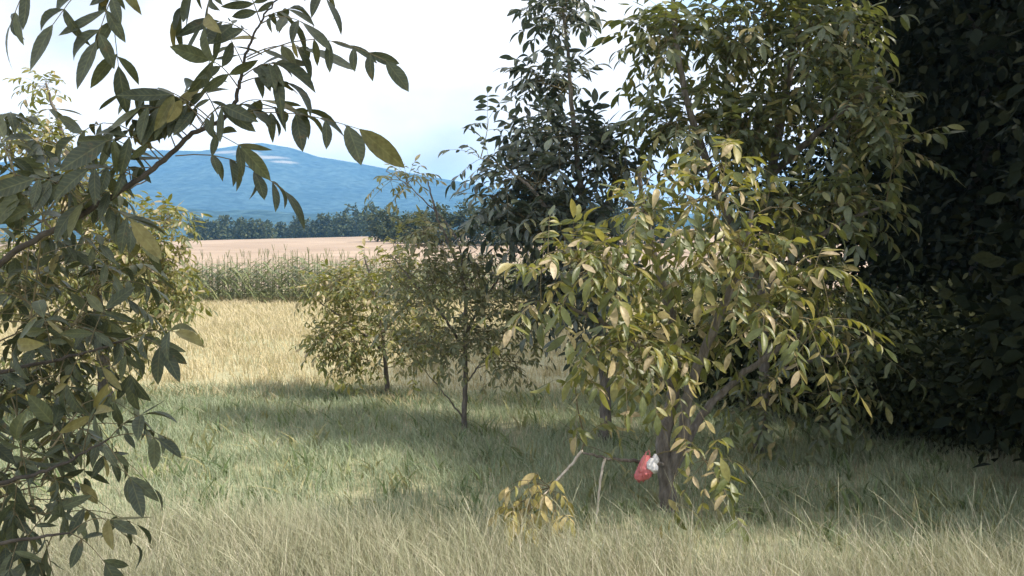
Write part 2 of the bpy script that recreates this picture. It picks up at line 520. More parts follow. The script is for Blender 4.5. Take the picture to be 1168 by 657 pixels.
def variant_mesh(i, matname):
    k = (i, matname)
    if k not in VAR_MESH:
        V, Fc = VARIANTS[i]
        VAR_MESH[k] = fast_mesh('leaf', V, Fc, M[matname], smooth=True, luv=leaf_uv(V))
    return VAR_MESH[k]


class Leaves:
    """leaflets of one tree: frames (origin, long axis, width axis, normal), length, variant"""
    def __init__(self):
        self.o, self.x, self.n, self.s, self.w, self.v = [], [], [], [], [], []

    def add(self, o, x, n, s, w=1.0):
        x = norm(x)
        n = norm(n - x * np.dot(x, n))
        self.o.append(o); self.x.append(x); self.n.append(n); self.s.append(s); self.w.append(w)
        self.v.append(random.randrange(8))

    def arrays(self):
        return [np.array(a) for a in (self.o, self.x, self.n, self.s, self.w, self.v)]


def leaf_uv(V):
    return np.stack([V[:, 0], V[:, 1], np.ones(len(V))], -1)


def merge_leaves(o, x, n, s, w, v, base):
    y = np.cross(n, x)
    VV, FF, TT, UU, c = [], [], [], [], 0
    for k, (BV, BF) in enumerate(base):
        idx = np.where(v % len(base) == k)[0]
        if not len(idx): continue
        P = (o[idx, None, :] + s[idx, None, None] * (BV[None, :, 0:1] * x[idx, None, :] + w[idx, None, None] * BV[None, :, 1:2] * y[idx, None, :]
             + BV[None, :, 2:3] * n[idx, None, :]))
        VV.append(P.reshape(-1, 3))
        FF.append((BF[None] + (np.arange(len(idx)) * len(BV))[:, None, None] + c).reshape(-1, 4))
        TT.append(np.repeat(rng.uniform(0, 1, len(idx)), len(BV)))
        UU.append(np.tile(leaf_uv(BV), (len(idx), 1)))
        c += len(idx) * len(BV)
    return np.concatenate(VV), np.concatenate(FF), np.concatenate(TT), np.concatenate(UU)


def compound(lv, twigs, base, tip, pairs, size, droop=0.12, normal=None, hang=0.35, arch=0.0, r=0.0022, jit=0.25, wf=1.0):
    """a pinnate walnut leaf: rachis from base to tip, leaflets in pairs and one at the end"""
    base, tip = np.asarray(base, float), np.asarray(tip, float)
    Lr = np.linalg.norm(tip - base)
    T0 = norm(tip - base)
    N0 = UP if normal is None else normal
    N0 = norm(N0 - T0 * np.dot(N0, T0))
    ts = np.linspace(0, 1, 7)
    C = base + np.outer(ts, tip - base) + np.outer(np.sin(ts * math.pi) * arch * Lr, UP) - np.outer(ts ** 2 * droop * Lr, UP)
    twigs.append(tube(C, [r, r * 0.5], 3))
    def pos(t):
        return np.array([np.interp(t, ts, C[:, k]) for k in range(3)])
    def tan(t):
        return norm(pos(min(1, t + 0.05)) - pos(max(0, t - 0.05)))
    for k in range(pairs):
        t = 0.34 + 0.56 * (k / max(1, pairs - 1)) if pairs > 1 else 0.6
        T = tan(t); N = norm(N0 - T * np.dot(N0, T)); S = np.cross(T, N)
        for sgn in (-1, 1):
            if random.random() < 0.07: continue
            tt = t + random.uniform(-0.03, 0.03)
            ax = T * random.uniform(0.3, 0.65) + S * sgn * random.uniform(0.75, 1.0) - UP * (hang * random.uniform(0.5, 1.5)) + rng.normal(0, jit * 0.5, 3)
            nn = N + S * sgn * random.uniform(-0.1, 0.45) + rng.normal(0, jit, 3)
            lv.add(pos(tt), ax, nn, size * (0.72 + 0.28 * k / max(1, pairs - 1)) * random.uniform(0.7, 1.18), random.uniform(0.78, 1.08) * wf)
    T = tan(1.0)
    lv.add(C[-1], T - UP * hang * 0.5 + rng.normal(0, jit * 0.4, 3), N0 + rng.normal(0, jit, 3), size * random.uniform(1.0, 1.2), random.uniform(0.9, 1.15) * wf)


def shoot(lv, twigs, path, k, rach, size, droop=0.35, hang=0.4, pairs=(2, 4), wf=1.0):
    """k compound leaves spiralling round the end of a twig"""
    T = norm(path[-1] - path[-2])
    a = norm(np.cross(T, [0.3, 0.2, 0.9])); b = np.cross(T, a)
    ph = random.uniform(0, 6.28)
    n = len(path)
    for i in range(k):
        f = 1 - 0.55 * i / k
        p = path[int(round((n - 1) * f))]
        ang = ph + i * 2.4
        rad = a * math.cos(ang) + b * math.sin(ang)
        d = norm(T * (0.9 if i == 0 else 0.45) + rad * (0.5 if i == 0 else 1.0) + UP * 0.18)
        Lr = rach * random.uniform(0.7, 1.25)
        compound(lv, twigs, p, p + d * Lr, random.randint(*pairs), size * random.uniform(0.85, 1.15), droop * random.uniform(0.5, 1.5), None, hang, wf=wf)


ALL_TREES = []   # (root, leaves, material, want individual leaves)


def blob_points(blobs, reach=0.0, nf=1.0):
    """targets spread through ellipsoids: (px, py, rx_px, ry_px, Y, depth_m, n)"""
    res = []
    for (px, py, rx, ry, Y, dm, n) in blobs:
        k_ = reach * F_ / Y
        rx, ry, dm = max(7, rx - k_), max(6, ry - k_), max(0.08, dm - reach * 0.5)
        for _ in range(max(1, int(round(n * nf)))):
            v = rng.normal(size=3); v = v / np.linalg.norm(v) * rng.uniform(0.25, 1) ** 0.45
            yy = Y + v[1] * dm
            p = at(px + v[0] * rx * Y / yy, py + v[2] * ry * Y / yy, yy)
            if p[2] > 0.12: res.append(p)
    return res


def grow(stems, targets, lv, twigs, leaves_per=5, rach=0.30, size=0.14, droop=0.35, hang=0.4, lift=0.12, pairs=(2, 4), wf=1.0):
    nodes = [p for s in stems for p in s]
    nodes = np.array(nodes)
    targets = [np.asarray(t) for t in targets]
    dmin = [np.min(np.linalg.norm(nodes - t, axis=1)) for t in targets]
    for i in np.argsort(dmin):
        t = targets[i]
        d = nodes - t
        dist = np.linalg.norm(d, axis=1) + 1.2 * np.clip(d[:, 2] + 0.05, 0, None)
        j = int(np.argmin(dist))
        p = nodes[j]
        Ln = np.linalg.norm(t - p)
        if Ln < 0.03: continue
        mid = 0.5 * (p + t) + UP * lift * Ln * random.uniform(0.2, 1.4) + rng.normal(0, 0.06 * Ln, 3)
        ts = np.linspace(0, 1, 7)[:, None]
        C = (1 - ts) ** 2 * p + 2 * ts * (1 - ts) * mid + ts ** 2 * t
        twigs.append(tube(C, [0.0035 + 0.0045 * min(Ln, 1.2), 0.0022], 4))
        nodes = np.concatenate([nodes, C[2:]])
        shoot(lv, twigs, C, max(2, int(round(leaves_per * random.uniform(0.7, 1.3)))), rach, size, droop, hang, pairs, wf)


def stems_obj(root, stems, mat):
    for i, (pts, rad) in enumerate(stems):
        if i == 0:
            q = np.linspace(0, 1, 24)
            rad = np.interp(q, np.linspace(0, 1, len(rad)), rad) * (1 + 0.45 * np.exp(-q * 22)) * (1 + 0.06 * np.sin(q * 60))
        V, Fc = tube(pts, rad, 10 if i == 0 else 7)
        mesh_obj('trunk' if i == 0 else 'branch', V, Fc, mat, root, smooth=True)


def walnut(name, base, label, stem_px, blobs, mat, bark='bark', group=None, cat='tree', nf=0.6, **kw):
    """stem_px: list of ([(px,py,Y)...], [radii]); first one is the trunk"""
    root = empty(name, base)
    tag(root, label, cat, group)
    stems = [(smooth_line([at(*p) if not isinstance(p, np.ndarray) else p for p in pts], 8, 0.004), rad) for pts, rad in stem_px]
    stems_obj(root, stems, M[bark])
    lv, twigs = Leaves(), []
    grow([s[0] for s in stems], blob_points(blobs, 0.32 * (kw['rach'] + kw['size']), nf), lv, twigs, **kw)
    ALL_TREES.append((root, lv, mat, twigs))
    return root, lv, twigs


def gp(px, Y):
    x = (px - W_ / 2) / F_ * Y
    return np.array([x, Y, float(ground_z(x, Y))])


ORCH = 'young walnut trees of the orchard'
# main tree at right with pale drooping leaves
b = gp(768, 5.15) + [0, 0, -0.05]
rootA, lvA, twA = walnut('walnut_tree', b, 'sunlit walnut tree with pale drooping leaves and several stems beside the red bag',
    [([b, (762, 560, 5.15), (757, 505, 5.15), (768, 450, 5.2), (772, 390, 5.2), (752, 310, 5.15), (735, 240, 5.1), (728, 190, 5.0)], [0.058, 0.042, 0.026, 0.010]),
     ([(762, 540, 5.15), (778, 500, 5.12), (786, 450, 5.05), (812, 380, 4.95), (845, 300, 4.9), (858, 240, 4.9)], [0.045, 0.03, 0.012]),
     ([(764, 545, 5.15), (800, 475, 5.3), (850, 425, 5.3), (900, 390, 5.2), (925, 375, 5.1)], [0.032, 0.02, 0.008]),
     ([(768, 445, 5.2), (730, 400, 5.0), (690, 370, 4.8), (650, 350, 4.7)], [0.024, 0.016, 0.008]),
     ([(757, 530, 5.12), (720, 525, 4.95), (690, 522, 4.85), (662, 515, 4.8)], [0.014, 0.009, 0.006])],
    [(690, 300, 78, 45, 4.6, 0.4, 26), (715, 395, 70, 42, 4.55, 0.35, 30), (840, 300, 78, 62, 4.8, 0.4, 30), (790, 225, 75, 40, 4.9, 0.35, 20),
     (880, 360, 40, 34, 4.8, 0.3, 9), (808, 525, 36, 24, 4.5, 0.2, 15), (735, 250, 45, 40, 4.8, 0.3, 12), (665, 505, 26, 12, 4.8, 0.1, 3),
     (780, 350, 110, 90, 5.3, 0.3, 22), (622, 292, 14, 8, 4.5, 0.1, 3), (618, 345, 16, 14, 4.6, 0.1, 3), (660, 440, 22, 14, 4.5, 0.1, 4), (775, 440, 20, 12, 4.5, 0.1, 3),
     (935, 305, 14, 8, 4.7, 0.1, 3), (935, 372, 14, 12, 4.6, 0.1, 3), (912, 410, 8, 10, 4.6, 0.1, 2), (820, 185, 36, 12, 4.9, 0.2, 5), (740, 200, 14, 10, 4.9, 0.1, 3), (880, 235, 20, 14, 4.9, 0.1, 3)],
    'walnut_pale', group=ORCH, nf=0.62, leaves_per=2.8, rach=0.32, size=0.112, droop=0.5, hang=0.38, pairs=(3, 5), wf=0.84)
# pale broken limb hanging down to a yellowing leaf clump, and a bare stick
for pts, rad in (([(664, 514, 4.8), (650, 532, 4.68), (628, 556, 4.5), (606, 580, 4.36)], [0.008, 0.007, 0.004]),
                 ([(690, 523, 4.85), (686, 540, 4.8), (683, 565, 4.78), (680, 598, 4.75)], [0.008, 0.007, 0.005])):
    V, Fc = tube(smooth_line([at(*p) for p in pts], 6, 0.002), rad, 6)
    tag(mesh_obj('branch', V, Fc, M['dead_wood'], rootA, smooth=True), 'pale bare broken limb hanging from the low branch')
lvY, twY = Leaves(), []
for (px, py) in ((612, 562), (600, 574), (628, 560), (590, 556), (618, 584), (586, 580), (602, 548), (634, 578), (640, 590), (596, 596)):
    p = at(px, py, 4.34 + random.uniform(-0.08, 0.06))
    pth = np.array([at(628, 556, 4.5), at(0.5 * (px + 628), 0.5 * (py + 556) - 6, 4.42), p])
    twY.append(tube(pth, [0.003, 0.002], 4))
    shoot(lvY, twY, pth, 3, 0.11, 0.085, 0.7, 0.8, (2, 3), 0.95)
ALL_TREES.append((rootA, lvY, 'walnut_yellow', twY))

# dark tree behind it on the left, against the sky
b = gp(692, 7.0) + [0, 0, -0.05]
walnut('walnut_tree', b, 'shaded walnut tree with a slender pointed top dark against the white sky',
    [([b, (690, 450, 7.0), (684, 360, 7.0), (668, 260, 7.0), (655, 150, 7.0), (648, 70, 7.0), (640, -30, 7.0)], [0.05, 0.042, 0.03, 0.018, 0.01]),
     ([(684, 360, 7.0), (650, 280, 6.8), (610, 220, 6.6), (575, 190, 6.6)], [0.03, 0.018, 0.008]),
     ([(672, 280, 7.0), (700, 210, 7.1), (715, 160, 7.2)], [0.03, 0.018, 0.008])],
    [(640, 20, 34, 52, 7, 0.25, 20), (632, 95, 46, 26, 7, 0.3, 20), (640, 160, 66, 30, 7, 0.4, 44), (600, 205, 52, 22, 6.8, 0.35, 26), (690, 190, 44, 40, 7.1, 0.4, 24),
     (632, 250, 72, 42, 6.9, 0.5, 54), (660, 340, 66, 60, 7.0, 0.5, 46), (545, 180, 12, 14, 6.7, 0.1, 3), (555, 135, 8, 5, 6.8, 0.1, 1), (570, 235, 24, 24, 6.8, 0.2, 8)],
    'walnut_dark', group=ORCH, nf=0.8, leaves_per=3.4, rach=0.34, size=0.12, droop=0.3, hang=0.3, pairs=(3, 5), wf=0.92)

# tall tree behind it on the right, reaching out of the picture
b = gp(868, 6.6) + [0, 0, -0.05]
walnut('walnut_tree', b, 'tall leafy walnut tree leaning on the edge of the dark wood',
    [([b, (872, 430, 6.6), (868, 320, 6.6), (880, 200, 6.6), (900, 80, 6.6), (915, -40, 6.6), (920, -160, 6.6)], [0.045, 0.04, 0.035, 0.025, 0.012]),
     ([(868, 330, 6.6), (820, 220, 6.5), (785, 120, 6.4), (770, 30, 6.4), (765, -40, 6.4)], [0.04, 0.025, 0.012]),
     ([(880, 200, 6.6), (935, 150, 6.3), (985, 110, 6.1), (1020, 90, 6.0)], [0.03, 0.02, 0.008]),
     ([(868, 340, 6.6), (920, 280, 6.3), (970, 250, 6.1), (1010, 235, 6.0)], [0.03, 0.02, 0.008]),
     ([(872, 430, 6.6), (930, 410, 6.3), (985, 400, 6.1)], [0.022, 0.014, 0.007])],
    [(760, 45, 48, 48, 6.5, 0.4, 34), (850, 40, 66, 62, 6.6, 0.5, 46), (940, 50, 62, 66, 6.4, 0.5, 48), (775, 140, 50, 34, 6.5, 0.4, 30), (860, 150, 80, 52, 6.6, 0.5, 56),
     (975, 130, 52, 60, 6.2, 0.4, 34), (1020, 170, 26, 26, 6.0, 0.2, 8), (880, 240, 80, 50, 6.6, 0.5, 50), (965, 235, 46, 40, 6.2, 0.4, 22), (900, 350, 85, 70, 6.6, 0.5, 44),
     (975, 395, 36, 34, 6.1, 0.3, 9), (890, -70, 130, 60, 6.6, 0.7, 60), (950, 450, 50, 34, 6.4, 0.3, 10), (865, 455, 46, 34, 6.3, 0.3, 14)],
    'walnut', group=ORCH, nf=0.8, leaves_per=3.3, rach=0.34, size=0.12, droop=0.4, hang=0.35, pairs=(3, 5), wf=0.9)

# small tree in the middle
b = gp(529, 7.35) + [0, 0, -0.05]
walnut('walnut_tree', b, 'small slender walnut tree with a thin straight trunk in the middle of the meadow',
    [([b, (530, 440, 7.35), (531, 380, 7.35), (528, 320, 7.35), (500, 250, 7.35), (488, 205, 7.35)], [0.024, 0.02, 0.014, 0.005]),
     ([(530, 400, 7.35), (505, 360, 7.2), (470, 320, 7.0), (445, 290, 6.9)], [0.014, 0.01, 0.005]),
     ([(531, 380, 7.35), (560, 330, 7.4), (590, 290, 7.5)], [0.014, 0.01, 0.005]),
     ([(529, 478, 7.35), (512, 455, 7.3), (490, 430, 7.2)], [0.009, 0.006, 0.004]),
     ([(530, 440, 7.35), (548, 415, 7.3), (570, 395, 7.25)], [0.009, 0.006, 0.004]),
     ([(528, 320, 7.35), (520, 270, 7.4), (470, 215, 7.4), (440, 195, 7.4)], [0.012, 0.006, 0.003])],
    [(465, 205, 36, 12, 7.35, 0.2, 7), (490, 270, 46, 34, 7.3, 0.35, 18), (530, 310, 60, 40, 7.35, 0.4, 34), (560, 370, 48, 40, 7.3, 0.4, 26), (470, 330, 48, 42, 7.1, 0.4, 30),
     (500, 390, 60, 32, 7.2, 0.4, 26), (590, 320, 34, 40, 7.4, 0.3, 16), (575, 415, 36, 26, 7.2, 0.3, 9), (600, 375, 30, 40, 7.3, 0.3, 9)],
    'walnut_grey', group=ORCH, nf=1.15, leaves_per=3.2, rach=0.22, size=0.078, droop=0.3, hang=0.35, wf=0.9)

# sunlit tree behind it
b = gp(441, 9.0) + [0, 0, -0.05]
walnut('walnut_tree', b, 'bushy sunlit walnut tree with yellowish leaves behind the slender one',
    [([b, (440, 425, 9.0), (436, 380, 9.0), (425, 330, 9.0), (415, 290, 9.0)], [0.028, 0.022, 0.015, 0.008]),
     ([(438, 400, 9.0), (400, 370, 8.8), (365, 345, 8.7)], [0.02, 0.012, 0.006]),
     ([(436, 380, 9.0), (470, 340, 9.0), (500, 320, 9.1)], [0.02, 0.012, 0.006])],
    [(395, 335, 54, 32, 8.8, 0.5, 46), (440, 300, 40, 20, 9, 0.4, 14), (385, 385, 40, 26, 8.7, 0.4, 28), (440, 370, 62, 44, 8.9, 0.5, 52), (495, 370, 40, 40, 9.1, 0.4, 20), (445, 280, 10, 10, 9, 0.1, 2), (400, 412, 40, 16, 8.7, 0.3, 9), (470, 415, 40, 20, 8.9, 0.3, 8)],
    'walnut_pale', group=ORCH, nf=1.25, leaves_per=3.2, rach=0.23, size=0.082, droop=0.3, hang=0.35, wf=0.9)

# tree on the left in the middle distance
b = gp(118, 8.2) + [0, 0, -0.05]
walnut('walnut_tree', b, 'dense walnut tree with yellow sunlit flank at the left edge of the meadow',
    [([b, (118, 420, 8.2), (110, 330, 8.2), (95, 240, 8.2), (70, 150, 8.2), (52, 95, 8.2)], [0.075, 0.05, 0.03, 0.008]),
     ([(114, 370, 8.2), (150, 320, 8.0), (190, 290, 7.9)], [0.025, 0.015, 0.006]),
     ([(105, 300, 8.2), (60, 260, 8.0), (20, 240, 7.9)], [0.025, 0.015, 0.006]),
     ([(100, 260, 8.2), (140, 220, 8.2), (170, 205, 8.2)], [0.022, 0.012, 0.006])],
    [(50, 100, 20, 14, 8.2, 0.2, 4), (45, 160, 42, 30, 8.2, 0.4, 26), (85, 225, 70, 40, 8.2, 0.6, 56), (40, 310, 70, 60, 8.0, 0.6, 60), (150, 285, 66, 46, 8.0, 0.6, 56),
     (185, 330, 38, 50, 7.9, 0.4, 30), (110, 390, 80, 50, 8.0, 0.6, 50), (190, 250, 26, 22, 8.0, 0.3, 12), (30, 440, 60, 50, 7.9, 0.5, 26), (-60, 330, 60, 120, 8.2, 0.6, 30)],
    'walnut_pale', group=ORCH, nf=1.3, leaves_per=3.3, rach=0.27, size=0.095, droop=0.35, hang=0.4, wf=0.9)

# near tree, its branches reaching in from the left
ND = 2.35
b = np.array([-2.55, 2.5, -0.05])
rootN = empty('walnut_tree', b)
tag(rootN, 'near walnut tree with big dark leaves on branches reaching in from the left', 'tree', ORCH)
nst = [([b, b + [0.05, 0, 0.6], b + [0.0, 0.03, 1.2], b + [0.1, 0, 2.0], b + [0.2, -0.1, 2.8]], [0.085, 0.07, 0.05, 0.02]),
       ([b + [0.02, 0, 1.15], at(-120, 392, 2.4), at(0, 300, 2.36), at(40, 274, ND), at(120, 229, ND), at(182, 188, ND), at(215, 156, ND), at(260, 130, ND), at(271, 103, ND), at(281, 62, ND), at(297, 25, ND), at(322, -8, ND)],
        [0.015, 0.009, 0.008, 0.007, 0.006, 0.0035, 0.002]),
       ([b + [0.05, 0, 2.1], at(-120, -60, 2.35), at(0, -70, 2.3), at(100, -45, 2.3), at(250, -30, 2.3), at(350, -25, 2.35)], [0.02, 0.012, 0.008, 0.004]),
       ([b + [0.03, 0, 0.75], at(-150, 470, 2.4), at(0, 425, 2.5), at(90, 405, 2.55), at(150, 385, 2.55)], [0.012, 0.008, 0.005, 0.003]),
       ([b + [0.04, 0, 0.6], at(-150, 590, 2.4), at(10, 549, 2.4), at(70, 530, 2.45), at(125, 500, 2.5)], [0.012, 0.008, 0.005, 0.003]),
       ([b + [0.03, 0, 0.45], at(-150, 660, 2.2), at(0, 620, 2.25), at(80, 608, 2.3)], [0.011, 0.007, 0.003])]
nst = [(smooth_line(p, 8, 0.002), r) for p, r in nst]
stems_obj(rootN, nst, M['bark_dark'])
lvN, twN = Leaves(), []
CMP = [  # base, tip, pairs, leaflet length in px, hang, arch
    ((282, 68), (440, 60), 4, 36, 0.8, 0.12), ((280, 66), (345, 52), 2, 52, 0.35, 0.1), ((274, 95), (322, 90), 2, 46, 0.4, 0.1), ((272, 100), (240, 66), 2, 42, 0.35, 0.1),
    ((278, 75), (262, 40), 2, 40, 0.3, 0.0), ((297, 25), (285, -10), 2, 42, 0.4, 0.0), ((300, 20), (330, 8), 2, 34, 0.3, 0.0),
    ((262, 131), (410, 140), 3, 52, 0.9, 0.05), ((262, 132), (345, 122), 2, 46, 0.25, 0.05), ((200, 178), (325, 212), 3, 44, 0.8, 0.12),
    ((245, 140), (150, 96), 3, 42, 0.8, 0.12), ((235, 145), (195, 105), 3, 42, 0.9, 0.1), ((225, 152), (255, 118), 2, 36, 0.9, 0.1), ((235, 146), (275, 165), 1, 40, 0.4, 0.0),
    ((185, 186), (85, 150), 3, 46, 0.7, 0.25), ((190, 182), (120, 158), 2, 44, 0.6, 0.2), ((178, 192), (120, 205), 2, 38, 0.7, 0.1), ((160, 205), (100, 190), 2, 40, 0.6, 0.1),
    ((215, 156), (165, 132), 2, 34, 0.6, 0.1), ((200, 168), (180, 128), 2, 34, 0.7, 0.1),
    ((240, 141), (180, 118), 3, 46, 0.9, 0.15), ((228, 150), (160, 120), 3, 44, 0.9, 0.15), ((250, 136), (222, 90), 3, 40, 0.8, 0.1), ((175, 194), (95, 168), 3, 46, 0.9, 0.2), ((262, 128), (300, 112), 2, 44, 0.5, 0.1), ((276, 88), (318, 70), 3, 42, 0.4, 0.1),
    ((296, 28), (345, 22), 2, 44, 0.5, 0.1), ((290, 45), (250, 22), 2, 44, 0.4, 0.1), ((140, 218), (90, 232), 2, 42, 0.8, 0.1), ((150, 210), (140, 170), 2, 42, 0.7, 0.1), ((100, 240), (40, 200), 3, 44, 0.8, 0.15), ((110, 235), (150, 250), 2, 40, 0.7, 0.1),
    ((170, -40), (60, 22), 3, 46, 0.5, 0.2), ((150, -42), (110, 42), 3, 48, 0.4, 0.1), ((60, -55), (12, 22), 2, 48, 0.5, 0.1), ((240, -30), (205, 12), 2, 44, 0.5, 0.1), ((245, -30), (235, 24), 2, 40, 0.6, 0.1),
    ((330, -25), (372, -4), 2, 36, 0.3, 0.1), ((120, -45), (135, 70), 2, 48, 0.5, 0.05),
    ((30, 280), (5, 150), 3, 46, 0.7, 0.1), ((60, 265), (20, 215), 3, 44, 0.7, 0.1),
    ((150, 385), (185, 395), 3, 46, 0.8, 0.1), ((150, 385), (200, 375), 2, 42, 0.2, 0.05), ((140, 390), (150, 430), 2, 46, 0.8, 0), ((90, 405), (75, 440), 3, 46, 0.6, 0), ((60, 412), (50, 360), 3, 48, 0.6, 0.1),
    ((100, 402), (120, 350), 2, 46, 0.5, 0.1), ((10, 425), (20, 390), 3, 50, 0.6, 0.1), ((110, 400), (130, 455), 3, 46, 0.7, 0.0),
    ((125, 500), (165, 470), 2, 44, 0.3, 0.1), ((125, 500), (180, 498), 2, 42, 0.5, 0.1), ((120, 503), (150, 545), 2, 46, 0.7, 0), ((80, 525), (60, 480), 3, 46, 0.5, 0.1), ((60, 532), (70, 575), 3, 46, 0.7, 0),
    ((30, 540), (20, 500), 3, 50, 0.5, 0.1), ((95, 515), (110, 465), 2, 42, 0.5, 0.1), ((20, 545), (15, 590), 3, 46, 0.7, 0),
    ((80, 608), (130, 590), 2, 44, 0.3, 0.1), ((80, 608), (120, 640), 2, 48, 0.6, 0.1), ((60, 610), (40, 655), 3, 50, 0.6, 0), ((30, 615), (60, 580), 2, 44, 0.4, 0.1), ((20, 617), (10, 650), 2, 50, 0.6, 0)]
for (p0, p1, pr, ln, hg, ar) in CMP:
    Y0 = 2.3 if p0[1] < -20 else (ND if p0[1] < 320 else 2.5)
    Y1 = Y0 + random.uniform(-0.12, 0.12)
    nrm = norm(UP * 0.75 + np.array([0, -1, 0]) * random.uniform(0.2, 0.9) + rng.normal(0, 0.2, 3))
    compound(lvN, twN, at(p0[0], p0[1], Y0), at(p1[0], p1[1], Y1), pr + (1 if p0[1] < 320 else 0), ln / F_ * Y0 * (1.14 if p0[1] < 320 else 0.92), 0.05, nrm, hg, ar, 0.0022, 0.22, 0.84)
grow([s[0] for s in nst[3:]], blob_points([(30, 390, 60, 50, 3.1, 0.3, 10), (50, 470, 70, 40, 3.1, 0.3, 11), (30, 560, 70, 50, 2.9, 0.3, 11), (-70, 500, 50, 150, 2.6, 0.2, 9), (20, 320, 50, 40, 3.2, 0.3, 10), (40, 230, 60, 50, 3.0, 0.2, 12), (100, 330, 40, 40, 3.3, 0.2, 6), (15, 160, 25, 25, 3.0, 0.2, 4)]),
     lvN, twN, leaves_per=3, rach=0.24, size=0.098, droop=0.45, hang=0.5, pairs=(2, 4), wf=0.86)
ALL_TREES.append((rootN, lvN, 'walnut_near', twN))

# ---- pick the leaves that show largest as single objects, join the rest
# the low trunk, the caught bag and the bare limb stand clear of the drooping leaves
def clear_of(lv, boxes):
    o, x, s = np.array(lv.o), np.array(lv.x), np.array(lv.s)
    px, py, z = project(o + x * (s * 0.6)[:, None])
    bad = np.zeros(len(o), bool)
    for (a, b_, c, d) in boxes:
        bad |= (px > a) & (px < b_) & (py > c) & (py < d)
    for nm in ('o', 'x', 'n', 's', 'w', 'v'):
        setattr(lv, nm, [q for q, k in zip(getattr(lv, nm), bad) if not k])


clear_of(lvA, [(716, 768, 492, 600), (650, 720, 520, 610), (560, 650, 455, 540), (850, 960, 470, 600)])
arrs = [t[1].arrays() for t in ALL_TREES]
cell = 5
G = {}
for ti, (o, x, n, s, w, v) in enumerate(arrs):
    c = o + x * (s * 0.5)[:, None]
    px, py, z = project(c)
    for i in range(len(o)):
        if 0 <= px[i] < W_ and 0 <= py[i] < H_:
            r_ = int(max(1, 0.22 * s[i] * F_ / z[i] / cell))
            gx, gy = int(px[i] // cell), int(py[i] // cell)
            for dx in range(-r_ + 1, r_):
                for dy in range(-r_ + 1, r_):
                    k = (gx + dx, gy + dy)
                    if z[i] < G.get(k, 1e9): G[k] = z[i]
for (root, lv, mat, twigs), (o, x, n, s, w, v) in zip(ALL_TREES, arrs):
    c = o + x * (s * 0.5)[:, None]
    px, py, z = project(c)
    view = (CAM - c) / np.linalg.norm(CAM - c, axis=1)[:, None]
    face = np.abs(np.sum(view * n, 1)) + 0.15
    score = (s * F_ / z) ** 2 * face
    for i in range(len(o)):
        k = (int(px[i] // cell), int(py[i] // cell))
        if not (0 <= px[i] < W_ and 0 <= py[i] < H_): score[i] = 0
        elif z[i] > G.get(k, 1e9) + 0.06: score[i] *= 0.02
    order = np.argsort(-score)
    big = order[:(90 if mat == 'walnut_yellow' else 210 if root is rootA else 300)]
    big = big[score[big] > 6]
    rest = np.setdiff1d(np.arange(len(o)), big)
    y = np.cross(n, x)
    rl = np.array(root.location)
    for i in big:
        ob = bpy.data.objects.new('leaf', variant_mesh(int(v[i]), mat))
        q = o[i] - rl
        ob.parent = root
        ob.matrix_basis = Matrix(((x[i][0] * s[i], y[i][0] * s[i] * w[i], n[i][0] * s[i], q[0]), (x[i][1] * s[i], y[i][1] * s[i] * w[i], n[i][1] * s[i], q[1]),
                                  (x[i][2] * s[i], y[i][2] * s[i] * w[i], n[i][2] * s[i], q[2]), (0, 0, 0, 1)))
        col.objects.link(ob)
    if len(rest):
        V, Fc, T, U = merge_leaves(o[rest], x[rest], n[rest], s[rest], w[rest], v[rest], VARIANTS)
        tag(mesh_obj('crown', V, Fc, M[mat], root, tint=T, smooth=True, luv=U), kind='stuff')
    V, Fc = joined(twigs)
    tag(mesh_obj('twigs', V, Fc, M['twig'], root, smooth=True), kind='stuff')

